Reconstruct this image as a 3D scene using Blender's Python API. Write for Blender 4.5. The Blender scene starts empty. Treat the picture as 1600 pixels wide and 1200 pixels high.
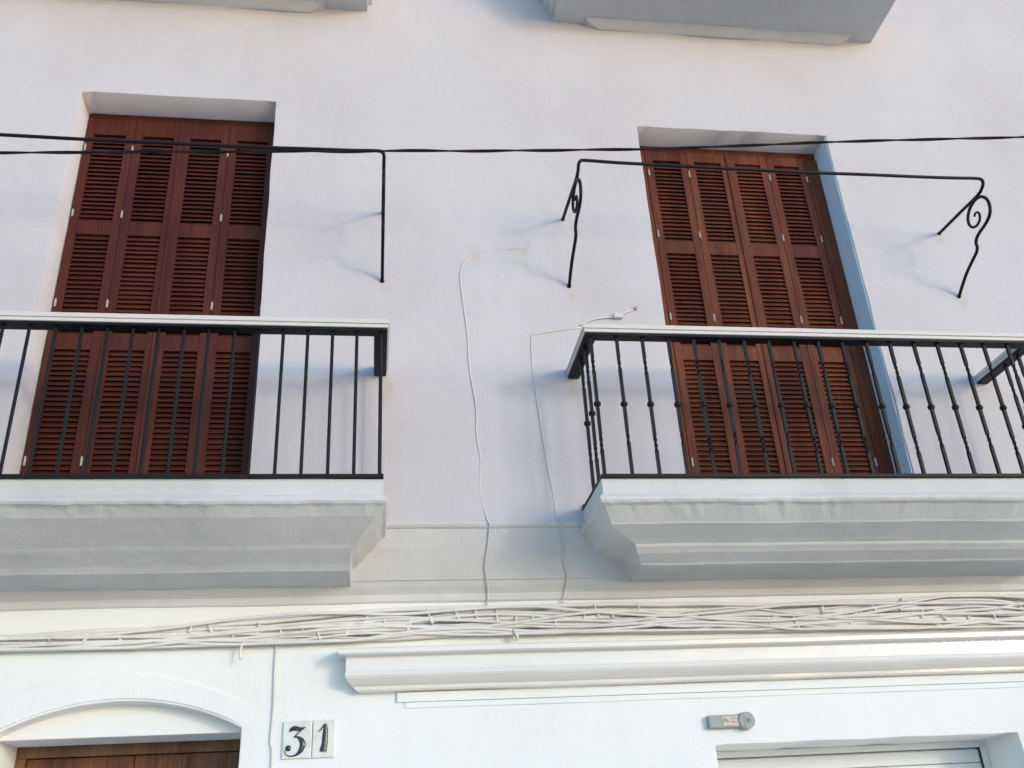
import bpy, bmesh, math, random
from mathutils import Vector, noise, Matrix
random.seed(7)
S = bpy.context.scene
COL = S.collection

# ---------------------------------------------------------------- camera
cam = bpy.data.cameras.new("camera")
co = bpy.data.objects.new("camera", cam); COL.objects.link(co)
cam.sensor_fit = 'HORIZONTAL'; cam.sensor_width = 36.0; cam.lens = 36.0*1500/1600
cam.clip_start = 0.05; cam.clip_end = 2000
Rv = Vector((0.9901244, -0.12983551, -0.05288103)); Fv = Vector((0.13962751, 0.87949243, 0.45496947)); Uv = Rv.cross(Fv)
M = Matrix((Rv, Uv, -Fv)).transposed().to_4x4(); M.translation = Vector((0, -5, 1.6))
co.matrix_world = M
S.camera = co
# ---------------------------------------------------------------- world and sun
SUN_EL, SUN_AZ = 10.0, 39.0      # degrees; azimuth measured from the facade normal (-y) towards +x
w = bpy.data.worlds.new("World"); S.world = w; w.use_nodes = True
nt = w.node_tree; bg = nt.nodes['Background']
sk = nt.nodes.new('ShaderNodeTexSky'); sk.sky_type = 'NISHITA'; sk.sun_disc = False
sk.sun_elevation = math.radians(SUN_EL); sk.sun_rotation = math.radians(180-SUN_AZ)
sk.air_density = 1.0; sk.dust_density = 0.55; sk.ozone_density = 3.3
nt.links.new(sk.outputs[0], bg.inputs[0]); bg.inputs[1].default_value = 0.15
sl = bpy.data.lights.new("sun", 'SUN'); so = bpy.data.objects.new("sun", sl); COL.objects.link(so)
sl.energy = 0.27; sl.angle = math.radians(7); sl.color = (1.0, 0.85, 0.74)
sd = Vector((math.sin(math.radians(SUN_AZ))*math.cos(math.radians(SUN_EL)), -math.cos(math.radians(SUN_AZ))*math.cos(math.radians(SUN_EL)), math.sin(math.radians(SUN_EL))))
so.rotation_euler = sd.to_track_quat('Z', 'Y').to_euler()
so.location = (3, -6, 4)
S.view_settings.view_transform = 'Standard'; S.view_settings.look = 'None'
S.view_settings.exposure = 1.52; S.view_settings.gamma = 1.0

# ---------------------------------------------------------------- materials
def mat(name, base, rough=0.6, metal=0.0, spec=0.5):
    m = bpy.data.materials.new(name); m.use_nodes = True
    b = m.node_tree.nodes['Principled BSDF']
    b.inputs['Base Color'].default_value = (*base, 1); b.inputs['Roughness'].default_value = rough
    b.inputs['Metallic'].default_value = metal; b.inputs['Specular IOR Level'].default_value = spec
    return m
def nodes(m): return m.node_tree.nodes, m.node_tree.links, m.node_tree.nodes['Principled BSDF']
def mixcol(m, a, b, fac, blend='MIX'):
    N, L, _ = nodes(m); x = N.new('ShaderNodeMix'); x.data_type = 'RGBA'; x.blend_type = blend
    for i, v in ((6, a), (7, b)):
        if isinstance(v, tuple): x.inputs[i].default_value = (*v, 1)
        else: L.new(v, x.inputs[i])
    if isinstance(fac, float): x.inputs[0].default_value = fac
    else: L.new(fac, x.inputs[0])
    return x.outputs[2]
def coords(m, scale=(1, 1, 1)):
    N, L, _ = nodes(m); t = N.new('ShaderNodeTexCoord'); mp = N.new('ShaderNodeMapping')
    mp.inputs['Scale'].default_value = scale; L.new(t.outputs['Object'], mp.inputs[0]); return mp.outputs[0]
def ntex(m, scale, detail=4, rough=0.5, vec=None):
    N, L, _ = nodes(m); n = N.new('ShaderNodeTexNoise'); n.inputs['Scale'].default_value = scale
    n.inputs['Detail'].default_value = detail; n.inputs['Roughness'].default_value = rough
    L.new(vec if vec else coords(m), n.inputs['Vector']); return n.outputs['Fac']
def ramp(m, src, p0, p1, c0=(0, 0, 0), c1=(1, 1, 1)):
    N, L, _ = nodes(m); r = N.new('ShaderNodeValToRGB')
    r.color_ramp.elements[0].position = p0; r.color_ramp.elements[0].color = (*c0, 1)
    r.color_ramp.elements[1].position = p1; r.color_ramp.elements[1].color = (*c1, 1)
    L.new(src, r.inputs[0]); return r.outputs[0]
def bump(m, hs, dist=0.01):
    N, L, B = nodes(m); prev = None
    for h, st in hs:
        b = N.new('ShaderNodeBump'); b.inputs['Strength'].default_value = st; b.inputs['Distance'].default_value = dist
        L.new(h, b.inputs['Height'])
        if prev: L.new(prev, b.inputs['Normal'])
        prev = b.outputs[0]
    L.new(prev, B.inputs['Normal'])

def plaster(name, c0, c1, rough=0.75, bs=0.35, dirt=0.12):
    m = mat(name, c0, rough, 0, 0.3); N, L, B = nodes(m)
    big = ramp(m, ntex(m, 0.9, 3), 0.35, 0.68)
    c = mixcol(m, c0, c1, big)
    st = ramp(m, ntex(m, 1.0, 5, 0.6, coords(m, (5, 5, 0.7))), 0.52, 0.75)
    g = mixcol(m, (0, 0, 0), (dirt, dirt, dirt), st)
    c = mixcol(m, c, tuple(x*0.78 for x in c1), g)
    L.new(c, B.inputs['Base Color'])
    bump(m, [(ntex(m, 9, 4), bs), (ntex(m, 55, 5, 0.6), bs*0.35), (ntex(m, 3, 2, 0.5, coords(m, (1, 1, 2.2))), bs)], 0.012)
    return m
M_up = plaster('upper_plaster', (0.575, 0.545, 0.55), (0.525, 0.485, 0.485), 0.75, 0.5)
def stains(m, spots, tint, amount):
    N, L, B = nodes(m); src = B.inputs['Base Color'].links[0].from_socket
    tc = N.new('ShaderNodeTexCoord')
    nz = ntex(m, 7, 4, 0.6)
    for (x, y, z, r) in spots:
        sb = N.new('ShaderNodeVectorMath'); sb.operation = 'SUBTRACT'; sb.inputs[1].default_value = (x, y, z); L.new(tc.outputs['Object'], sb.inputs[0])
        sc_ = N.new('ShaderNodeVectorMath'); sc_.operation = 'MULTIPLY'; sc_.inputs[1].default_value = (1/r, 0, 0.55/r); L.new(sb.outputs[0], sc_.inputs[0])
        ln = N.new('ShaderNodeVectorMath'); ln.operation = 'LENGTH'; L.new(sc_.outputs[0], ln.inputs[0])
        ad = N.new('ShaderNodeMath'); ad.operation = 'ADD'; L.new(ln.outputs['Value'], ad.inputs[0]); L.new(nz, ad.inputs[1])
        f = ramp(m, ad.outputs[0], 0.45, 1.4, (amount,)*3, (0, 0, 0))
        src = mixcol(m, src, tint, f)
    L.new(src, B.inputs['Base Color'])
stains(M_up, [(0.05, 0, 4.84, 0.09), (1.21, 0, 4.82, 0.07), (3.88, 0, 4.84, 0.09), (0.07, 0, 4.14, 0.12), (1.15, 0, 4.15, 0.10), (0.93, 0, 5.15, 0.06), (0.60, 0, 5.10, 0.10), (3.86, 0, 5.36, 0.06)], (0.50, 0.40, 0.28), 0.45)
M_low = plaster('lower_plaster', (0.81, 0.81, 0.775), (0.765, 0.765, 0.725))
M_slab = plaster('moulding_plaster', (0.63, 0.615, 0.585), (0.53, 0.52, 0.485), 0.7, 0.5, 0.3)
M_gloss = plaster('glossy_cornice_paint', (0.74, 0.70, 0.65), (0.71, 0.675, 0.625), 0.12, 0.22, 0.05)
nodes(M_gloss)[2].inputs['Specular IOR Level'].default_value = 0.6
M_cable = plaster('painted_cable', (0.76, 0.73, 0.68), (0.66, 0.63, 0.57), 0.6, 0.3, 0.4)

def wood(name, base, dark, light, rough=0.42):
    m = mat(name, base, rough, 0, 0.15); N, L, B = nodes(m)
    v = coords(m, (1, 1, 0.06))
    gr = ramp(m, ntex(m, 60, 6, 0.65, v), 0.35, 0.7)
    bigv = ramp(m, ntex(m, 1.7, 3, 0.5, coords(m, (3, 3, 0.6))), 0.35, 0.7)
    c = mixcol(m, dark, base, gr); c = mixcol(m, c, light, bigv)
    fl = mixcol(m, (0, 0, 0), (0.45, 0.45, 0.45), gr)
    c = mixcol(m, dark, c, ramp(m, ntex(m, 90, 3, 0.6, coords(m, (1, 1, 0.03))), 0.25, 0.55))
    oi = N.new('ShaderNodeObjectInfo'); v3 = ramp(m, oi.outputs['Random'], 0.0, 1.0, (0.86, 0.84, 0.84), (1.18, 1.14, 1.08))
    c = mixcol(m, c, v3, 1.0, 'MULTIPLY')
    L.new(c, B.inputs['Base Color'])
    bump(m, [(ntex(m, 80, 5, 0.6, v), 0.25)], 0.004)
    return m
M_woodL = wood('dark_red_wood', (0.082, 0.022, 0.015), (0.052, 0.014, 0.010), (0.105, 0.030, 0.017), 0.55)
M_woodR = wood('brown_wood', (0.112, 0.033, 0.018), (0.058, 0.016, 0.010), (0.175, 0.055, 0.024), 0.55)
M_door = wood('door_wood', (0.17, 0.078, 0.040), (0.060, 0.024, 0.014), (0.20, 0.092, 0.046), 0.35)
M_door_frame = wood('door_frame_wood', (0.20, 0.12, 0.072), (0.11, 0.062, 0.038), (0.24, 0.145, 0.085), 0.45)
M_iron = mat('black_iron', (0.006, 0.006, 0.007), 0.5, 0.0, 0.22)
bump(M_iron, [(ntex(M_iron, 60, 3), 0.25)], 0.003)
M_rub = mat('black_rubber', (0.010, 0.010, 0.011), 0.7, 0, 0.2)
M_cap = mat('white_cap_paint', (0.62, 0.585, 0.54), 0.5)
bump(M_cap, [(ntex(M_cap, 30, 3), 0.15)], 0.004)
M_pin = mat('zinc_hinge', (0.42, 0.39, 0.36), 0.5, 0.2)
M_tile = mat('glazed_tile', (0.68, 0.67, 0.60), 0.08, 0, 0.6)
N_, L_, B_ = nodes(M_tile); L_.new(mixcol(M_tile, (0.70, 0.69, 0.63), (0.60, 0.59, 0.52), ramp(M_tile, ntex(M_tile, 14, 4), 0.4, 0.7)), B_.inputs['Base Color'])
bump(M_tile, [(ntex(M_tile, 25, 3), 0.35)], 0.006)
M_glaze = mat('black_glaze', (0.02, 0.022, 0.02), 0.12, 0, 0.7)
bump(M_glaze, [(ntex(M_glaze, 60, 3), 0.5)], 0.006)
M_grey = mat('grey_plastic', (0.30, 0.315, 0.30), 0.5)
M_grey2 = mat('dark_grey_plastic', (0.20, 0.21, 0.20), 0.5)
M_label = mat('cream_label', (0.58, 0.50, 0.40), 0.5)
M_ink = mat('dark_print', (0.05, 0.035, 0.035), 0.6)
M_ink2 = mat('faint_print', (0.33, 0.20, 0.17), 0.6)
M_garage = plaster('garage_paint', (0.72, 0.76, 0.77), (0.68, 0.72, 0.74), 0.4, 0.1, 0.1)
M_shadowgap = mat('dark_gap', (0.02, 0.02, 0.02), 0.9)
M_road = mat('street_paving', (0.3, 0.3, 0.3), 0.8)
N_, L_, B_ = nodes(M_road)
br = N_.new('ShaderNodeTexBrick'); br.inputs['Scale'].default_value = 2.5
br.inputs['Color1'].default_value = (0.76, 0.69, 0.60, 1); br.inputs['Color2'].default_value = (0.71, 0.645, 0.56, 1); br.inputs['Mortar'].default_value = (0.2, 0.19, 0.18, 1)
br.inputs['Mortar Size'].default_value = 0.012
L_.new(coords(M_road), br.inputs['Vector']); L_.new(br.outputs[0], B_.inputs['Base Color'])

# ---------------------------------------------------------------- helpers
def obj(name, bm, m, parent=None, smooth=False, recalc=True):
    me = bpy.data.meshes.new(name)
    if recalc: bmesh.ops.recalc_face_normals(bm, faces=bm.faces)
    bm.to_mesh(me); bm.free()
    if smooth:
        for p in me.polygons: p.use_smooth = True
    if isinstance(m, (list, tuple)):
        for x in m: me.materials.append(x)
    else: me.materials.append(m)
    o = bpy.data.objects.new(name, me); COL.objects.link(o)
    if parent: o.parent = parent; o.matrix_parent_inverse = Matrix.Translation(-parent.location) if parent.parent is None else Matrix.Identity(4)
    return o
def thing(name, label, cat, loc=(0, 0, 0), group=None):
    o = bpy.data.objects.new(name, None); COL.objects.link(o); o.location = loc; o.empty_display_size = 0.1
    o['label'] = label; o['category'] = cat
    if group: o['group'] = group
    return o
def tag(o, label, cat, group=None):
    o['label'] = label; o['category'] = cat
    if group: o['group'] = group
    return o
def add_box(bm, x0, x1, y0, y1, z0, z1, bev=0.0, seg=2):
    r = bmesh.ops.create_cube(bm, size=1.0)
    vs = r['verts']
    for v in vs:
        v.co = Vector((x0 if v.co.x < 0 else x1, y0 if v.co.y < 0 else y1, z0 if v.co.z < 0 else z1))
    if bev:
        es = list({e for v in vs for e in v.link_edges})
        bmesh.ops.bevel(bm, geom=es, offset=bev, segments=seg, affect='EDGES', profile=0.6)
def box(name, m, parent, *a, bev=0.0):
    bm = bmesh.new(); add_box(bm, *a, bev=bev); return obj(name, bm, m, parent)
def smoothpath(pts, n=6):
    P = [Vector(p) for p in pts]; out = []
    if len(P) < 3 or n <= 1: return P
    for i in range(len(P)-1):
        a = P[i-1] if i else P[0]*2-P[1]; b = P[i]; c = P[i+1]; d = P[i+2] if i+2 < len(P) else P[-1]*2-P[-2]
        for k in range(n):
            t = k/n
            out.append(0.5*((2*b)+(c-a)*t+(2*a-5*b+4*c-d)*t*t+(3*b-a-3*c+d)*t**3))
    out.append(P[-1]); return out
def add_tube(bm, pts, r, seg=8, caps=True):
    pts = [Vector(p) for p in pts]; prev = None; rings = []
    for i, p in enumerate(pts):
        t = (pts[min(i+1, len(pts)-1)]-pts[max(i-1, 0)]).normalized()
        if prev is None:
            n = t.orthogonal().normalized()
        else:
            n = (prev-t*prev.dot(t))
            n = n.normalized() if n.length > 1e-6 else t.orthogonal().normalized()
        prev = n; b = t.cross(n)
        rr = r(i/(len(pts)-1)) if callable(r) else r
        rings.append([bm.verts.new(p+(n*math.cos(a)+b*math.sin(a))*rr) for a in [2*math.pi*k/seg for k in range(seg)]])
    for i in range(len(rings)-1):
        for k in range(seg):
            bm.faces.new((rings[i][k], rings[i][(k+1) % seg], rings[i+1][(k+1) % seg], rings[i+1][k]))
    if caps: bm.faces.new(rings[0][::-1]); bm.faces.new(rings[-1])
def tube(name, pts, r, m, parent=None, seg=8, n=6):
    bm = bmesh.new(); add_tube(bm, smoothpath(pts, n), r, seg); return obj(name, bm, m, parent, True)
def frange(a, b, step):
    n = max(1, round((b-a)/step)); return [a+(b-a)*i/n for i in range(n+1)]
def axis(a, b, cuts, step):
    c = sorted({a, b, *[x for x in cuts if a < x < b]}); out = []
    for p, q in zip(c, c[1:]): out += frange(p, q, step)[:-1]
    return out+[b]

def wall_mesh(y, x0, x1, z0, z1, holes, depth, step=0.07, arch=None, wav=0.004, seed=0.0):
    """one plastered wall face with rectangular holes (and one arched one), hand-made waviness and reveals"""
    bm = bmesh.new()
    cx = [v for h in holes for v in h[:2]]; cz = [v for h in holes for v in h[2:]]
    if arch: cx += [arch['x0'], arch['x1']]
    xs = axis(x0, x1, cx, step); zs = axis(z0, z1, cz, step)
    cache = {}
    def V(x, z):
        k = (round(x, 4), round(z, 4))
        if k not in cache:
            dy = wav*noise.noise(Vector((x*1.6+seed, z*1.6, 3.1)))*1.5 + wav*0.4*noise.noise(Vector((x*6, z*6, seed)))
            dx = dz = 0.0
            for h in holes:
                if h[2] <= z0+1e-4: pass
                if abs(x-h[0]) < 1e-4 or abs(x-h[1]) < 1e-4: dx = 0.006*noise.noise(Vector((x, z*4, 9)))
                if abs(z-h[3]) < 1e-4 and h[0]-1e-4 < x < h[1]+1e-4: dz = 0.006*noise.noise(Vector((x*4, z, 5)))
            cache[k] = bm.verts.new((x+dx, y+dy, z+dz))
        return cache[k]
    for i in range(len(xs)-1):
        for j in range(len(zs)-1):
            xm, zm = (xs[i]+xs[i+1])/2, (zs[j]+zs[j+1])/2
            if any(h[0] < xm < h[1] and h[2] < zm < h[3] for h in holes): continue
            q = [(xs[i], zs[j]), (xs[i+1], zs[j]), (xs[i+1], zs[j+1]), (xs[i], zs[j+1])]
            if arch and arch['x0'] < xm < arch['x1']:
                q = [(a, b if b > arch['f'](a)+0.028 else arch['f'](a)) for a, b in q]
                u = []
                for p in q:
                    if p not in u: u.append(p)
                if len(u) < 3: continue
                if max(p[1]-arch['f'](p[0]) for p in u) < 1e-6: continue
                q = u
            try: bm.faces.new([V(a, b) for a, b in q])
            except ValueError: pass
    def inhole(v):
        x, z = v.co.x, v.co.z
        e = 0.02
        if any(h[0]-e < x < h[1]+e and h[2]-e < z < h[3]+e for h in holes): return True
        return bool(arch and arch['x0']-e < x < arch['x1']+e and z < arch['top']+e)
    ed = [e for e in bm.edges if e.is_boundary and all(inhole(v) for v in e.verts) and not all(v.co.z < z0+0.01 for v in e.verts)]
    r = bmesh.ops.extrude_edge_only(bm, edges=ed)
    rim = list(ed)
    for v in [g for g in r['geom'] if isinstance(g, bmesh.types.BMVert)]: v.co.y += depth
    bmesh.ops.bevel(bm, geom=rim, offset=0.007, segments=2, affect='EDGES', profile=0.5)
    return bm

def sweep3(bm, prof, xl, xr, step=0.04, wav=0.003, back=None, seed=0):
    """moulding profile [(offset_out, y, z)...] wrapped round three sides: left return, front, right return.
       offset_out = how far the corner stands out sideways (same for both ends)"""
    rows = []
    for (off, y, z) in prof:
        L = xl-off; R = xr+off; path = []
        yb = back
        nb = 4
        for k in range(nb): path.append((L, yb+(y-yb)*k/nb, 'l'))
        xs = frange(L, R, step)
        for x in xs: path.append((x, y, 'f'))
        for k in range(1, nb+1): path.append((R, y+(yb-y)*k/nb, 'r'))
        rows.append((path, z))
    # equal counts: resample the front with the count of the first row
    n = max(2, round((xr-xl)/step)); grid = []
    for (off, y, z) in prof:
        L = xl-off; R = xr+off; row = []
        for k in range(4): row.append(Vector((L, back+(y-back)*k/4, z)))
        for k in range(n+1): row.append(Vector((L+(R-L)*k/n, y, z)))
        for k in range(1, 5): row.append(Vector((R, y+(back-y)*k/4, z)))
        g = []
        for p in row:
            d = wav*noise.noise(Vector((p.x*2.2+seed, p.y*3, p.z*5)))*1.4 + wav*0.5*noise.noise(Vector((p.x*7+seed, p.y*7, p.z*9)))
            if 3.24 < z < 3.30: d += 0.006*noise.noise(Vector((p.x*11+seed, p.y*11, 2)))+0.004*noise.noise(Vector((p.x*27+seed, p.y*20, z*9)))
            q = Vector((p.x, p.y, p.z+d))
            if p.y < back-0.001: q.y += d*0.7
            g.append(bm.verts.new(q))
        grid.append(g)
    for a, b in zip(grid, grid[1:]):
        for k in range(len(a)-1): bm.faces.new((a[k], a[k+1], b[k+1], b[k]))
    bm.faces.new(grid[0]); 
    bm.faces.new(grid[-1][::-1])
    bm.faces.new([g[0] for g in grid][::-1]+[]) if len(grid) > 2 else None
    return grid

# ---------------------------------------------------------------- ground
bm = bmesh.new(); add_box(bm, -60, 60, -60, 60, -0.3, 0.0)
g = obj('street', bm, M_road); g['kind'] = 'structure'

# ---------------------------------------------------------------- the house
LW = 0.20                                       # lower wall stands back this far
house = thing('town_house', 'whitewashed town house facade with two shuttered balcony doors and moulded cornices', 'house', (0, 0.2, 0))
XA, XB = -6.0, 8.0
LD = (-1.93, -0.69, 3.38, 6.297)                # left balcony door opening
RD = (1.79, 3.20, 3.38, 6.245)
bm = wall_mesh(0.0, XA, XB, 3.31, 9.6, [LD, RD], 0.30)
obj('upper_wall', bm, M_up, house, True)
# lower wall
ax0, ax1 = -1.83, -0.65
def archf(x):
    c = (ax0+ax1)/2; hw = (ax1-ax0)/2; rise = 0.145; R = (hw*hw+rise*rise)/(2*rise)
    d = min(abs(x-c), hw); return 2.33+rise-R+math.sqrt(R*R-d*d)
arch = dict(x0=ax0, x1=ax1, f=archf, top=2.475)
bm = wall_mesh(LW, XA, XB, 0.0, 2.96, [(ax0, ax1, -1, 2.33), (1.795, 3.545, -1, 2.157)], 0.42, arch=None if 0 else arch, wav=0.003, seed=4)
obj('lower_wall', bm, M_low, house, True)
# solid core behind the faces keeps light out
bm = bmesh.new(); add_box(bm, XA, XB, 0.95, 3.0, 0.0, 9.6); obj('rear_mass', bm, M_up, house)
bm = bmesh.new()
add_box(bm, XA, XB, 0.301, 0.949, 9.5, 9.6); add_box(bm, XA, XA+0.05, 0.02, 0.949, 3.4, 9.49); add_box(bm, XB-0.05, XB, 0.02, 0.949, 3.4, 9.49)
add_box(bm, XA, XB, 0.33, 0.949, 3.0, 3.3)
obj('roof_edge', bm, M_up, house)

# string course between the storeys
def strip(name, prof, xa, xb, m, step=0.1, wav=0.003, seed=0.0):
    bm = bmesh.new(); xs = frange(xa, xb, step); rows = []
    for (y, z) in prof:
        row = []
        for x in xs:
            d = wav*noise.noise(Vector((x*1.8+seed, y*9, z*7)))*1.6+wav*0.6*noise.noise(Vector((x*6+seed, y*9, z*7)))
            row.append(bm.verts.new((x, y+d*0.6, z+d)))
        rows.append(row)
    for a, b in zip(rows, rows[1:]):
        for k in range(len(a)-1): bm.faces.new((a[k], a[k+1], b[k+1], b[k]))
    bm.faces.new([r[0] for r in rows]); bm.faces.new([r[-1] for r in rows][::-1])
    return obj(name, bm, m, house)
sc = [(0.02, 3.335), (-0.004, 3.33), (-0.008, 3.318), (0.0, 3.306), (0.014, 3.298), (0.055, 3.205), (0.10, 3.115), (0.128, 3.062), (0.134, 3.050), (0.142, 3.046),
      (0.156, 3.020), (0.172, 3.000), (0.184, 2.985), (0.186, 2.952), (0.192, 2.944), (0.199, 2.944), (0.26, 2.944)]
strip('string_course', sc, XA, XB, M_slab, seed=2)

# balconies -----------------------------------------------------
def prof_to3(p, yfront): return [(yfront*-1*0+(-y-0.5), y, z) for (y, z) in p]
def balcony(name, prof, xl, xr, back, seed, m=M_slab, label=None):
    bm = bmesh.new(); sweep3(bm, prof, xl, xr, back=back, seed=seed, wav=0.0035)
    bmesh.ops.remove_doubles(bm, verts=bm.verts, dist=1e-5)
    o = obj(name, bm, m, house)
    if label: o['label'] = label
    return o
profR = [(0.0, -0.497, 3.388), (0.0, -0.503, 3.378), (0.0, -0.503, 3.303), (0.012, -0.513, 3.297), (0.02, -0.521, 3.285), (0.02, -0.521, 3.268), (0.012, -0.512, 3.257), (0.0, -0.495, 3.252),
         (-0.010, -0.484, 3.249), (-0.050, -0.405, 3.187), (-0.055, -0.398, 3.178), (-0.068, -0.372, 3.169), (-0.110, -0.335, 3.155), (-0.165, -0.285, 3.137), (-0.212, -0.246, 3.119), (-0.216, -0.240, 3.106),
         (-0.224, -0.216, 3.089), (-0.230, -0.206, 3.081), (-0.262, -0.126, 3.049), (-0.268, -0.116, 3.041), (-0.270, -0.10, 3.038), (-0.270, 0.145, 3.028)]
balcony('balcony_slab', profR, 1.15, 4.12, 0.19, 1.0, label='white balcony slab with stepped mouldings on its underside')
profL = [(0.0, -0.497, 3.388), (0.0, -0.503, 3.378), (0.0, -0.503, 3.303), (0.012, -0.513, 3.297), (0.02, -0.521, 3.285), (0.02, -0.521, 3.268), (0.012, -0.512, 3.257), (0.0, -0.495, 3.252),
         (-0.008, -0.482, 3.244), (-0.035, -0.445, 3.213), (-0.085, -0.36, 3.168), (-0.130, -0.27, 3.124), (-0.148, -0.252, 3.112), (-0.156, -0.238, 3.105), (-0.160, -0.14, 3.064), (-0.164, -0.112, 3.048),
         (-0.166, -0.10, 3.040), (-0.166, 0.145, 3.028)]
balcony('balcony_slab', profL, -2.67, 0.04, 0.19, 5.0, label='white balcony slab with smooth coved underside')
# storey above: only the undersides are in view
def upper_balcony(xl, xr, zb, seed, bx0, bx1):
    bm = bmesh.new()
    pr = [(-0.56, zb+0.36), (-0.56, zb+0.28), (-0.53, zb+0.26), (-0.525, zb+0.20), (-0.50, zb+0.19), (-0.49, zb+0.13), (-0.465, zb+0.12), (-0.455, zb+0.07), (-0.43, zb+0.06), (-0.425, zb)]
    sweep3(bm, [(-y-0.425, y, z) for y, z in pr], xl, xr, back=0.02, seed=seed, wav=0.003)
    o = obj('upper_balcony_slab', bm, M_slab, house); 
    bm = bmesh.new()
    sweep3(bm, [(0.02, -0.07, zb+0.0), (0.01, -0.055, zb-0.012), (-0.02, -0.038, zb-0.028), (-0.06, -0.02, zb-0.042), (-0.09, -0.006, zb-0.050)], bx0, bx1, back=0.02, seed=seed+3, wav=0.006)
    obj('corbel_band', bm, M_slab, o)
upper_balcony(1.275, 3.775, 7.215, 3.0, 1.52, 3.56)
upper_balcony(-2.55, -0.10, 7.20, 8.0, -2.30, -0.42)

# cornice over the garage
def cornice(xl):
    bm = bmesh.new(); rows = []
    prof = [(0.215, 2.700, -0.17), (0.052, 2.682, -0.175), (0.044, 2.674, -0.178), (0.045, 2.652, -0.175), (0.055, 2.645, -0.165), (0.085, 2.640, -0.140), (0.090, 2.634, -0.138),
            (0.091, 2.572, -0.138), (0.086, 2.562, -0.140), (0.083, 2.548, -0.140), (0.090, 2.536, -0.136), (0.105, 2.522, -0.125), (0.125, 2.508, -0.11), (0.140, 2.500, -0.10), (0.142, 2.484, -0.085),
            (0.150, 2.476, -0.07), (0.185, 2.474, -0.03), (0.215, 2.474, -0.0)]
    xs = frange(0.0, 5.6, 0.1)
    for (y, z, x0) in prof:
        row = [bm.verts.new((x0, 0.215, z)), bm.verts.new((x0, (y+0.215)/2, z))]
        for x in xs:
            X = x0+(x/5.6)*(5.5-2*x0-0.0)
            d = 0.0022*noise.noise(Vector((X*2.1, y*8, z*9)))*1.5
            row.append(bm.verts.new((X, y+d, z+d)))
        XE = 5.5-x0
        row += [bm.verts.new((XE, (y+0.215)/2, z)), bm.verts.new((XE, 0.215, z))]
        rows.append(row)
    for a, b in zip(rows, rows[1:]):
        for k in range(len(a)-1): bm.faces.new((a[k], a[k+1], b[k+1], b[k]))
    bmesh.ops.remove_doubles(bm, verts=bm.verts, dist=1e-4)
    return obj('cornice', bm, M_gloss, house)
cornice(0)
# thin bed mouldings under the cornice
bm = bmesh.new()
for (xs0, yy, za, zb) in ((0.125, 0.182, 2.4735, 2.425), (0.165, 0.193, 2.4245, 2.395)):
    add_box(bm, xs0, 5.5-xs0, yy, 0.214, zb, za, bev=0.003)
obj('bed_moulding', bm, M_low, house)

# arched surround of the entrance (shallow raised band)
bm = bmesh.new(); cxa = -1.30; Ro = 1.45; zo = 2.615-Ro
n = 40; xs = [-2.02+1.435*k/n for k in range(n+1)]
prev = None
for x in xs:
    ztop = zo+math.sqrt(Ro*Ro-(x-cxa)**2)
    zin = archf(x) if ax0 < x < ax1 else None
    zb_ = (zin if zin else 2.33)+0.014
    if zb_ > ztop-0.012: zb_ = ztop-0.012
    fd = min(1.0, max(0.0, (-0.585-x)/0.16)); yi = 0.2005-0.0095*fd
    ring = [bm.verts.new((x, 0.215, ztop+0.006)), bm.verts.new((x, 0.2005-0.0035*fd, ztop+0.004)), bm.verts.new((x, yi, ztop-0.014)), bm.verts.new((x, yi, zb_+0.01)), bm.verts.new((x, yi+0.001, zb_)), bm.verts.new((x, 0.215, zb_-0.004))]
    if prev:
        for k in range(5): bm.faces.new((prev[k], ring[k], ring[k+1], prev[k+1]))
    else: bm.faces.new(ring)
    prev = ring
bm.faces.new(prev[::-1])
obj('arch_band', bm, M_low, house, False)
# tympanum wall under the arch and door head
bm = bmesh.new(); add_box(bm, ax0+0.0, ax1-0.0, 0.30, 0.56, 2.322, 2.52, bev=0.006); obj('tympanum', bm, M_low, house)
# entrance door
ent = box('entrance_door_frame', M_door_frame, house, ax0, ax1, 0.60, 0.66, 2.272, 2.335, bev=0.004)
box('door_post', M_door_frame, ent, ax0, ax0+0.05, 0.601, 0.659, 0.0, 2.271, bev=0.004)
box('door_post', M_door_frame, ent, ax1-0.05, ax1, 0.601, 0.659, 0.0, 2.271, bev=0.004)
xm = (ax0+ax1)/2
for a, b in ((ax0+0.052, xm-0.0025), (xm+0.0025, ax1-0.052)):
    d = box('entrance_door', M_door, house, a, b, 0.622, 0.665, 0.01, 2.268, bev=0.003)
    for z0, z1 in ((0.2, 1.0), (1.15, 2.12)):
        box('door_panel', M_door, d, a+0.09, b-0.09, 0.612, 0.64, z0, z1, bev=0.008)
bx = bmesh.new(); add_box(bx, ax0+0.05, ax1-0.05, 0.68, 0.72, 0, 2.27); obj('dark_backing', bx, M_shadowgap, house)
# garage roller door, white frame
gx0, gx1, gz = 1.795, 3.545, 2.157
fr = box('garage_frame', M_garage, house, gx0, gx0+0.035, 0.53, 0.615, 0.0, gz, bev=0.003)
box('frame_rail', M_garage, fr, gx0+0.036, gx1-0.036, 0.53, 0.615, gz-0.035, gz-0.001, bev=0.003)
box('frame_post', M_garage, fr, gx1-0.035, gx1, 0.53, 0.615, 0.0, gz, bev=0.003)
bm = bmesh.new()
z = gz-0.04; k = 0
while z > 0.02:
    h = 0.075
    add_box(bm, gx0+0.036, gx1-0.036, 0.56, 0.60, max(0.01, z-h), z-0.003, bev=0.006, seg=2); z -= h; k += 1
add_box(bm, gx0+0.037, gx1-0.037, 0.585, 0.61, 0.01, gz-0.037)
obj('garage_door', bm, M_garage, house)
bm = bmesh.new(); add_box(bm, gx1-0.0395, gx1-0.0352, 0.545, 0.57, 0.0, gz-0.03); obj('door_seal', bm, M_shadowgap, fr)

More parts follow.
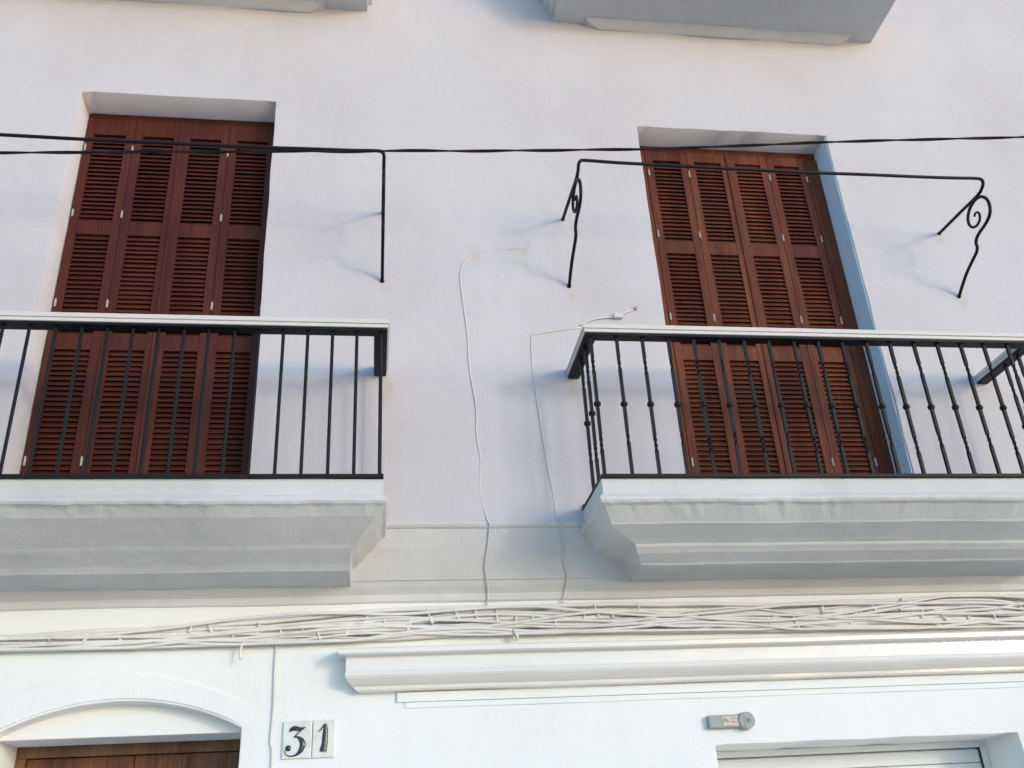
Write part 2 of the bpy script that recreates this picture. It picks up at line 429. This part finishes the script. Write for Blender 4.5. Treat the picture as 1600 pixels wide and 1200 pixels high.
# right jamb of the right balcony door, painted pale blue
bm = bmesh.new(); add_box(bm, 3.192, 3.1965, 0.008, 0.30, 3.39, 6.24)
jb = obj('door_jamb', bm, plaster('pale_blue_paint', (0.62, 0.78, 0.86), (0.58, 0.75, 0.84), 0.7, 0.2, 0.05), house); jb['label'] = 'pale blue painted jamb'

# ---------------------------------------------------------------- shutters
def leaf_mesh(x0, x1, z0, z1, y, panels, stile=0.052, th=0.034, lx=None):
    bm = bmesh.new(); b = 0.0025
    add_box(bm, x0, x0+stile, y, y+th, z0, z1, bev=b)
    add_box(bm, x1-stile, x1, y, y+th, z0, z1, bev=b)
    zs = [z0]+[v for p in panels for v in p]+[z1]
    for a, c in zip(zs[::2], zs[1::2]):
        add_box(bm, x0+stile+0.0003, x1-stile-0.0003, y+0.002, y+th-0.002, a, c, bev=b)
    return bm
def louvre_mesh(x0, x1, z0, z1, y, th=0.034):
    bm = bmesh.new(); p = 0.0335; n = int(round((z1-z0)/p)); p = (z1-z0)/n
    for k in range(n):
        zc = z0+p*(k+0.5)+random.uniform(-0.0012, 0.0012)
        r = bmesh.ops.create_cube(bm, size=1.0); a = math.radians(53+random.uniform(-3, 3))
        for v in r['verts']:
            u, t = v.co.y*0.038, v.co.z*0.0075
            X = x0-0.004 if v.co.x < 0 else x1+0.004
            v.co = Vector((X, y+th*0.5+u*math.cos(a)-t*math.sin(a)*0, zc+u*math.sin(a)+t))
    add_box(bm, x0-0.004, x1+0.004, y+th+0.004, y+th+0.008, z0-0.004, z1+0.004)
    return bm
PAN = [(3.685, 4.475), (4.575, 5.30), (5.40, 6.105)]
def shutter(opening, xs, mt, frame, label, y=0.185):
    x0, x1, z0, z1 = opening
    top = z1-0.001
    d = box('shutter_door', mt, house, x0+0.002, x1-0.002, y+0.016, y+0.05, z1-0.075, top, bev=0.003); d['label'] = label
    if frame:
        box('frame_post', mt, d, x1-0.105, x1-0.009, y-0.004, y+0.05, z0, z1-0.077, bev=0.005)
        box('frame_post', mt, d, x0+0.002, xs[0]-0.003, y-0.004, y+0.05, z0, z1-0.077, bev=0.005)
    for k in range(4):
        a, b = xs[k]+0.0012, xs[k+1]-0.0012
        lf = obj('shutter_leaf', leaf_mesh(a, b, z0+0.012, z1-0.062-0.0, y, [(p, q) for p, q in PAN]), mt, house)
        for p, q in PAN:
            obj('louvre_panel', louvre_mesh(a+0.052, b-0.052, p, q, y), mt, lf)
        if k == 1: box('meeting_strip', mt, lf, b-0.012, b+0.004, y-0.008, y-0.0005, z0+0.02, z1-0.068, bev=0.002)
    hx = [xs[0]+0.012, xs[1], xs[3], xs[4]-0.012]
    for i, x in enumerate(hx):
        for z in (3.765, 4.79, 5.455, 5.985):
            bm = bmesh.new(); add_tube(bm, [(x, y-0.005, z-0.028), (x, y-0.005, z+0.028)], 0.0048, 8)
            add_box(bm, x-0.0065, x+0.0065, y-0.003, y+0.001, z-0.022, z+0.022)
            obj('hinge', bm, M_pin, house)
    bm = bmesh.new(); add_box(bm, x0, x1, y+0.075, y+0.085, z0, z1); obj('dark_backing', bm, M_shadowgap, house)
shutter(LD, [-1.922, -1.614, -1.308, -1.004, -0.698], M_woodL, False, 'dark reddish wooden shutter door of four louvred leaves')
shutter(RD, [1.885, 2.193, 2.498, 2.797, 3.094], M_woodR, True, 'brown wooden shutter door of four louvred leaves with broad side frame')

# ---------------------------------------------------------------- balcony railings
def railing(xl, xr, kind, label, group):
    t = thing('balcony_railing', label, 'railing', ((xl+xr)/2, -0.5, 3.39), group)
    ZT = 4.235; s = 0.036
    def u_strip(name, m, inn, out, z0, z1, bev, par=t, nonuni=None):
        bm = bmesh.new()
        add_box(bm, xl-out, xr+out, -0.5-out, -0.5+inn, z0, z1, bev=bev)
        add_box(bm, xl-out, xl+inn, -0.5+inn-0.0005, -0.004, z0+0.0007, z1-0.0007, bev=bev)
        add_box(bm, xr-inn, xr+out, -0.5+inn-0.0005, -0.004, z0+0.0007, z1-0.0007, bev=bev)
        return obj(name, bm, m, par)
    u_strip('top_rail', M_iron, 0.038, 0.032, ZT-0.01, ZT+0.004, 0.003)
    c = u_strip('handrail', M_cap, 0.040, 0.038, ZT+0.0045, ZT+0.026, 0.006)
    u_strip('handrail_moulding', M_cap, 0.041, 0.044, ZT+0.0265, ZT+0.044, 0.006, c)
    u_strip('handrail_moulding', M_cap, 0.034, 0.036, ZT+0.0445, ZT+0.058, 0.005, c)
    u_strip('bottom_rail', M_iron, 0.018, 0.018, 3.390, 3.408, 0.002)
    def bar(x, y, tw=None, seed=0):
        bm = bmesh.new(); zb, zt = 3.4085, ZT-0.0105
        if kind == 'plain':
            add_tube(bm, [(x, y, zb), (x, y, zt)], 0.0088, 10); o = obj('baluster', bm, M_iron, t, False)
        else:
            n = 56; rings = []; ang = 0.0; zs = [zb+(zt-zb)*k/n for k in range(n+1)]
            for z in zs:
                f = (z-zb)/(zt-zb)
                a = 0.0
                tws = ((0.15, 0.27, 2*math.pi*0.75), (0.72, 0.84, 2*math.pi*0.75)) if tw == 0 else ((0.20, 0.30, math.pi), (0.74, 0.84, math.pi))
                rr = 0.0118
                for (p, q, tt) in tws:
                    u = min(1, max(0, (f-p)/(q-p))); a += tt*u
                    if 0 < u < 1: rr = 0.0118-0.0022*math.sin(u*math.pi)
                rings.append([bm.verts.new((x+rr*math.cos(a+math.pi/4+k*math.pi/2), y+rr*math.sin(a+math.pi/4+k*math.pi/2), z)) for k in range(4)])
            for p, q in zip(rings, rings[1:]):
                for k in range(4): bm.faces.new((p[k], p[(k+1) % 4], q[(k+1) % 4], q[k]))
            bm.faces.new(rings[0][::-1]); bm.faces.new(rings[-1])
            o = obj('baluster', bm, M_iron, t)
            bm = bmesh.new(); zc = 3.815; pts = [(-0.013, 0.013), (-0.010, 0.0175), (-0.004, 0.0195), (0.004, 0.0195), (0.010, 0.0175), (0.013, 0.013)]
            rings = [[bm.verts.new((x+r*math.cos(2*math.pi*k/12), y+r*math.sin(2*math.pi*k/12), zc+dz)) for k in range(12)] for dz, r in pts]
            for p, q in zip(rings, rings[1:]):
                for k in range(12): bm.faces.new((p[k], p[(k+1) % 12], q[(k+1) % 12], q[k]))
            bm.faces.new(rings[0][::-1]); bm.faces.new(rings[-1])
            c = obj('collar', bm, M_iron, o, True); c.matrix_parent_inverse = Matrix.Translation(-t.location)
            c.matrix_parent_inverse = Matrix.Identity(4)
        return o
    n = 21 if kind == 'plain' else 18
    for k in range(n+1):
        x = xl+0.004+(xr-xl-0.008)*k/n
        bar(x+random.uniform(-0.002, 0.002), -0.5, k % 2)
    for x in (xl, xr):
        for j, y in enumerate((-0.38, -0.25)):
            bar(x+(0.0 if x == xl else 0.0), y, j)
        bm = bmesh.new(); add_box(bm, x-0.014, x+0.014, -0.02, -0.001, 3.4095, 3.425); obj('wall_bracket', bm, M_iron, t)
    if kind == 'plain':
        for x in (xl, xr): bar(x, -0.12, 0)
    return t
railing(-2.65, 0.022, 'plain', 'black iron railing of plain straight bars under a white handrail, on the left balcony', 'balcony railings')
railing(1.165, 3.83, 'knot', 'black iron railing of twisted bars with round collars under a white handrail, right balcony', 'balcony railings')

# ---------------------------------------------------------------- awning frames
def awning(x0, x1, zt, label, foot=4.885):
    t = thing('awning_frame', label, 'awning frame', ((x0+x1)/2, 0, foot), 'bare awning frames')
    YR = -0.55; ZR = 5.435; r = 0.0105
    # the hoop: wall -> arm -> rod -> arm -> wall
    def arm(x, sgn):
        a = [Vector((x, 0.0, 5.405)), Vector((x, -0.25, 5.388)), Vector((x, -0.46, 5.372)), Vector((x, -0.52, 5.385)), Vector((x, -0.545, 5.41))]
        a += [Vector((x+sgn*0.012, -0.552, 5.428)), Vector((x+sgn*0.045, -0.551, 5.437))]
        return a
    L = arm(x0, 1); Rr = arm(x1, -1)
    mid = [Vector((x0+(x1-x0)*f, YR, ZR-0.012*math.sin(math.pi*f)+0.004*noise.noise(Vector((f*5, x0, 1))))) for f in [0.1, 0.25, 0.4, 0.55, 0.7, 0.85, 0.93]]
    tube('hoop_bar', L+mid+Rr[::-1], r, M_iron, t, 10, 6)
    for x in (x0, x1):
        pts = [(0.0, 4.885), (-0.075, 4.94), (-0.149, 4.985), (-0.235, 5.022), (-0.290, 5.045), (-0.312, 5.072), (-0.312, 5.10), (-0.33, 5.125), (-0.375, 5.142), (-0.45, 5.155),
               (-0.505, 5.180), (-0.532, 5.225), (-0.530, 5.285), (-0.495, 5.335), (-0.44, 5.359), (-0.375, 5.352), (-0.325, 5.318), (-0.305, 5.268), (-0.322, 5.222), (-0.365, 5.200), (-0.408, 5.212),
               (-0.425, 5.245), (-0.412, 5.275), (-0.388, 5.280), (-0.376, 5.265)]
        tube('scroll_bracket', [(x, a, b) for a, b in pts], lambda u: 0.0105 if u < 0.6 else 0.0105-0.004*(u-0.6)/0.4, M_iron, t, 10, 5)
        bm = bmesh.new(); add_tube(bm, [(x, 0.004, 4.885), (x, -0.006, 4.888)], 0.0135, 10); add_tube(bm, [(x, 0.004, 5.405), (x, -0.006, 5.405)], 0.0125, 10)
        obj('wall_plate', bm, M_iron, t, False)
    return t
awning(-2.66, 0.026, 0, 'black iron awning frame with no canvas, over the plain barred left balcony')
awning(1.195, 3.855, 0, 'black iron awning frame with two scroll brackets, no canvas, over the right balcony')

# ---------------------------------------------------------------- overhead cable
CP = [(-7.0, -0.513, 5.0), (-2.069, -0.95, 4.956), (-0.941, -1.05, 4.946), (0.023, -1.1, 4.964), (1.368, -1.18, 4.988), (2.433, -1.24, 5.05), (3.551, -1.3, 5.103), (9.0, -1.592, 5.361)]
CS = smoothpath(CP, 12)
def cable_at(x):        # gently sagging, twisted pair
    for a, b in zip(CS, CS[1:]):
        if a.x <= x <= b.x: return a.lerp(b, (x-a.x)/(b.x-a.x))
    return CS[-1].copy()
pts = []
x = -6.0
i = 0
while x < 8.01:
    p = cable_at(x); p.z += 0.005*noise.noise(Vector((x*3.1, 0, 0))); pts.append(p); x += 0.05
bm = bmesh.new()
for ph in (0, math.pi):
    q = [p+Vector((0, 0.0040*math.cos(k*0.45+ph), 0.0040*math.sin(k*0.45+ph))) for k, p in enumerate(pts)]
    add_tube(bm, q, 0.0048, 7)
tag(obj('overhead_cable', bm, M_rub, None, True), 'black twisted cable strung across the facade above both balcony doors', 'cable')

# ---------------------------------------------------------------- cables along the wall
GRP = 'cables painted over along the wall'
def bundle_band(x):     # lower and upper z of the run of cables
    f = min(1, max(0, (x+1.9)/1.8))
    lo = 2.745+0.012*math.sin(x*1.3)-0.0*f
    hi = 2.80+0.105*(f**1.3)
    return lo, hi
def wall_cable(u0, r, seed, xa=XA, xb=XB, y=None, amp=0.10, name='wall_cable', label='whitewashed cable in the tangled run along the wall above the garage cornice'):
    pts = []; x = xa; rnd = random.Random(seed)
    while x < xb+0.01:
        lo, hi = bundle_band(x)
        u = u0+amp*noise.noise(Vector((x*0.9, seed*3.7, 0)))*2.2+0.09*noise.noise(Vector((x*3.1, seed*1.7, 4)))
        u = min(1.02, max(-0.02, u))
        yy = LW-r-0.001-(y or 0)-0.009*(1+noise.noise(Vector((x*2.5, seed*2.3, 9))))
        pts.append((x, yy, lo+(hi-lo)*u)); x += 0.16
    o = tube(name, pts, r, M_cable, None, 7, 3)
    return tag(o, label, 'cable', GRP)
specs = []
for k in range(6): specs.append((0.03+k*0.185, [0.013, 0.016, 0.012, 0.015, 0.011, 0.013][k], k+1, 0.0))
for k in range(11): specs.append((random.uniform(0.0, 0.95), random.choice([0.005, 0.0065, 0.0085]), k+20, 0.020+0.0015*k))
for k, (u, r, sd_, y) in enumerate(specs):
    wall_cable(u, r, sd_, y=y, amp=0.10 if y == 0 else 0.32)
# clips and ties holding the run
CG = 'clips on the wall cables'
rc = random.Random(3)
for k, x in enumerate([-1.77, -1.45, -1.10, -0.83, -0.60, -0.37, -0.14, -0.05, 0.18, 0.45, 0.55, 0.76, 1.13, 1.22, 1.45, 1.78, 2.08, 2.36, 2.68, 2.76, 3.0, 3.27, 3.58, -1.93, -1.62, -1.28, -0.94, -0.72, -0.48, -0.27, 0.06, 0.31, 0.66, 0.86, 0.98, 1.30, 1.62, 1.95, 2.20, 2.52, 2.84, 3.12, 3.40, 3.75]):
    lo, hi = bundle_band(x); a = rc.uniform(0.0, 0.7); b = a+rc.uniform(0.14, 0.34)
    za, zb = lo+(hi-lo)*a-0.006, lo+(hi-lo)*min(1.05, b)+0.006
    yy = 0.156+rc.uniform(-0.008, 0.004); dx = rc.uniform(-0.02, 0.02)
    bm = bmesh.new(); add_tube(bm, smoothpath([(x, 0.199, za-0.004), (x, yy+0.012, za-0.002), (x+dx*0.3, yy, za+0.008), (x+dx, yy, zb-0.008), (x+dx, yy+0.012, zb+0.002), (x+dx, 0.199, zb+0.004)], 3), 0.0052, 6)
    r = bmesh.ops.create_icosphere(bm, subdivisions=1, radius=0.0105)
    for v in r['verts']: v.co += Vector((x, yy+0.002, za+0.006))
    tag(obj('cable_clip', bm, M_cable, None, True), 'small whitewashed clip round the tangled cables on the wall', 'clip', CG)

# branches leaving the run
def single(name, pts, r, label, n=5, m=M_cable, seg=7, cat='cable'):
    return tag(tube(name, pts, r, m, None, seg, n), label, cat)
def on_course(f):   # a point on the sloping string course, f: 0 top .. 1 bottom
    P = [(-0.010, 3.32), (0.008, 3.30), (0.052, 3.205), (0.097, 3.115), (0.130, 3.052), (0.152, 3.02), (0.178, 2.985), (0.182, 2.95), (0.19, 2.93)]
    s = f*(len(P)-1); i = min(int(s), len(P)-2); t = s-i
    return (P[i][0]*(1-t)+P[i+1][0]*t-0.006, P[i][1]*(1-t)+P[i+1][1]*t)
def down(xs):
    out = []
    for k, x in enumerate(xs):
        y, z = on_course(k/(len(xs)-1)); out.append((x, y, z))
    return out
single('wall_wire', [(0.90, -0.003, 5.165), (0.80, -0.0012, 5.150), (0.70, -0.0012, 5.145), (0.60, -0.0012, 5.105), (0.53, -0.0012, 5.03), (0.508, -0.0012, 4.92), (0.52, -0.0012, 4.74), (0.538, -0.0012, 4.53), (0.545, -0.0012, 4.28),
                     (0.575, -0.0012, 4.02), (0.57, -0.0012, 3.85), (0.588, -0.0012, 3.70), (0.578, -0.0012, 3.50), (0.61, -0.006, 3.345)]+down([0.62, 0.622, 0.612, 0.60, 0.61, 0.615, 0.62, 0.618, 0.615])+[(0.615, 0.185, 2.87)],
       0.0042, 'thin painted wire hooked over at its top, running down the plaster between the balconies', 4, M_cap)
single('wall_wire', [(1.24, -0.0012, 4.583), (1.10, -0.0012, 4.560), (0.965, -0.0012, 4.530), (0.932, -0.0012, 4.512), (0.925, -0.0012, 4.33), (0.935, -0.0012, 4.10), (0.955, -0.0012, 3.85), (0.97, -0.0012, 3.65), (0.99, -0.0012, 3.50), (1.0, -0.006, 3.345)]
       + down([1.01, 1.015, 1.03, 1.04, 1.06, 1.055, 1.05, 1.04, 1.035])+[(1.03, 0.185, 2.88)], 0.0042, 'thin painted wire dropping beside the corner of the right balcony', 4, M_cap)
t = thing('wire_connector', 'small white wire joint on the wall above the corner of the right handrail', 'connector', (1.486, 0, 4.669))
tube('wire', [(1.24, -0.004, 4.60), (1.32, -0.006, 4.64), (1.40, -0.008, 4.655), (1.47, -0.012, 4.662), (1.53, -0.012, 4.69), (1.60, -0.008, 4.724)], 0.0055, M_cable, t, 7)
bm = bmesh.new(); add_box(bm, 1.455, 1.515, -0.03, -0.002, 4.648, 4.682, bev=0.008); obj('joint_box', bm, M_cap, t)
bm = bmesh.new(); add_tube(bm, [(1.605, -0.001, 4.727), (1.605, -0.02, 4.728)], 0.0115, 10); obj('end_cap', bm, M_grey, t, False)
single('drop_cable', [(-0.30, 0.175, 2.80), (-0.52, 0.172, 2.800), (-0.62, 0.165, 2.775), (-0.668, 0.15, 2.735), (-0.675, 0.14, 2.68), (-0.672, 0.135, 2.655)], 0.0065,
       'loose painted cable end curling down from the cable run above the arched door')
single('drop_cable', [(-0.46, 0.182, 2.775), (-0.492, 0.185, 2.765), (-0.500, 0.191, 2.72), (-0.502, 0.192, 2.60), (-0.498, 0.192, 2.42), (-0.502, 0.192, 2.25), (-0.49, 0.192, 2.17), (-0.49, 0.192, 1.6)], 0.0060,
       'straight painted cable falling down the wall between the arched door and the number tiles')
bm = bmesh.new(); add_tube(bm, smoothpath([(0.745, 0.199, 2.77), (0.745, 0.15, 2.775), (0.752, 0.14, 2.755), (0.765, 0.142, 2.735), (0.755, 0.15, 2.722), (0.74, 0.15, 2.735)], 5), 0.008, 8)
tag(obj('wall_hook', bm, M_cap, None, True), 'white curled hook on the wall just above the garage cornice', 'hook')

# ---------------------------------------------------------------- house number tiles
def poly_prism(bm, pts, y0, y1):
    a = [bm.verts.new((x, y0, z)) for x, z in pts]; b = [bm.verts.new((x, y1, z)) for x, z in pts]
    bm.faces.new(a); bm.faces.new(b[::-1])
    for k in range(len(pts)): bm.faces.new((a[k], b[k], b[(k+1) % len(pts)], a[(k+1) % len(pts)]))
def number_tile(x0, x1, z0, z1, label):
    t = tag(box('number_tile', M_tile, None, x0, x1, 0.186, 0.202, z0, z1, bev=0.004), label, 'house number')
    return t
tz0, tz1 = 2.172, 2.352
t3 = number_tile(-0.443, -0.300, tz0, tz1, 'glazed cream tile with a raised black numeral 3, left of the pair')
t1 = number_tile(-0.2965, -0.185, tz0, tz1, 'glazed cream tile with a raised black numeral 1, right of the pair')
def px(u, v): # crop pixels of the tile close-up -> wall metres
    return (-0.4438+(u-280)*0.0002785, 2.345-(v-330)*0.000268)
def stroke(bm, pts, ws, y):
    """thick-and-thin pen stroke, slightly domed"""
    P = smoothpath([(px(*p)[0], 0, px(*p)[1]) for p in pts], 6); n = len(P); rows = []
    for i, p in enumerate(P):
        f = i/(n-1)*(len(ws)-1); k = min(int(f), len(ws)-2); wd = (ws[k]*(1-(f-k))+ws[k+1]*(f-k))*0.00027/2
        tt = (P[min(i+1, n-1)]-P[max(i-1, 0)]).normalized(); nn = Vector((-tt.z, 0, tt.x))
        rows.append([bm.verts.new(p+nn*wd*s+Vector((0, y+dy, 0))) for s, dy in ((-1, 0.002), (-0.8, -0.003), (0, -0.005), (0.8, -0.003), (1, 0.002))])
    for a, b in zip(rows, rows[1:]):
        for k in range(4): bm.faces.new((a[k], a[k+1], b[k+1], b[k]))
bm = bmesh.new()
stroke(bm, [(395, 505), (430, 460), (480, 440), (540, 450), (600, 455), (670, 425)], [14, 70, 90, 85, 60, 20], 0.1845)
stroke(bm, [(640, 445), (580, 500), (530, 550), (480, 600)], [20, 22, 20, 14], 0.1843)
stroke(bm, [(480, 596), (550, 600), (610, 650), (640, 730), (605, 840), (530, 910), (440, 930), (360, 905), (335, 860), (345, 820)], [16, 40, 90, 115, 85, 40, 24, 18, 16, 12], 0.1841)
r_ = bmesh.ops.create_cone(bm, cap_ends=True, segments=20, radius1=0.0148, radius2=0.012, depth=0.006)
for v in r_['verts']:
    c = px(388, 790); v.co = Vector((c[0]+v.co.x, 0.1835-(v.co.z), c[1]+v.co.y))
obj('numeral', bm, M_glaze, t3, True)
bm = bmesh.new()
stroke(bm, [(1030, 375), (1035, 470), (1030, 600), (1025, 740), (1000, 875)], [55, 90, 110, 115, 140], 0.1845)
stroke(bm, [(1000, 400), (950, 480), (900, 520)], [20, 26, 10], 0.1843)
obj('numeral', bm, M_glaze, t1, True)

# ---------------------------------------------------------------- grey door sign / alarm plate
t = thing('wall_sign', 'small grey plastic plate with round end and cream label above the garage door', 'sign', (1.87, 0.2, 2.27))
bm = bmesh.new(); add_box(bm, 1.768, 1.965, 0.160, 0.199, 2.236, 2.301, bev=0.005); obj('sign_body', bm, M_grey, t)
bm = bmesh.new(); r_ = bmesh.ops.create_cone(bm, cap_ends=True, segments=40, radius1=0.047, radius2=0.043, depth=0.05)
for v in r_['verts']: v.co = Vector((1.975+v.co.x, 0.174-v.co.z, 2.268+v.co.y))
dc = obj('round_end', bm, M_grey, t)
bm = bmesh.new(); r_ = bmesh.ops.create_cone(bm, cap_ends=True, segments=24, radius1=0.013, radius2=0.011, depth=0.004)
for v in r_['verts']: v.co = Vector((1.985+v.co.x, 0.1475-v.co.z, 2.268+v.co.y))
obj('push_dot', bm, M_grey2, dc)
bm = bmesh.new(); add_box(bm, 1.958, 1.961, 0.1478, 0.150, 2.230, 2.306); obj('seam_line', bm, M_grey2, dc)
lb = box('label_strip', M_label, t, 1.842, 1.932, 0.1575, 0.1602, 2.246, 2.292, bev=0.001)
def text(s, x, z, size, m, parent, y=0.1570):
    cu = bpy.data.curves.new('lettering', 'FONT'); cu.body = s; cu.size = size; cu.extrude = 0.0003
    o = bpy.data.objects.new('lettering', cu); COL.objects.link(o)
    me = bpy.data.meshes.new_from_object(o); bpy.data.objects.remove(o)
    me.materials.clear(); me.materials.append(m)
    o = bpy.data.objects.new('lettering', me); COL.objects.link(o)
    o.matrix_world = Matrix.Translation((x, y, z)) @ Matrix.Rotation(math.pi/2, 4, 'X')
    o.parent = parent
    return o
o = text('Pa', 1.847, 2.262, 0.030, M_ink, lb)
bm = bmesh.new()        # the two lines too small to read: rows of faint marks
for zr, xe in ((2.277, 1.928), (2.259, 1.920)):
    x = 1.887
    while x < xe:
        wd = random.uniform(0.0015, 0.003); hh = random.choice([0.004, 0.005, 0.008])
        add_box(bm, x, x+wd, 0.1568, 0.1574, zr, zr+hh); x += wd+random.uniform(0.0012, 0.0022)
obj('printed_line', bm, M_ink2, lb)
for o in list(COL.objects):     # sub-parts share their thing's world frame
    if o.parent and o.parent.parent and o.name.split('.')[0] != 'lettering':
        o.matrix_parent_inverse = Matrix.Identity(4)
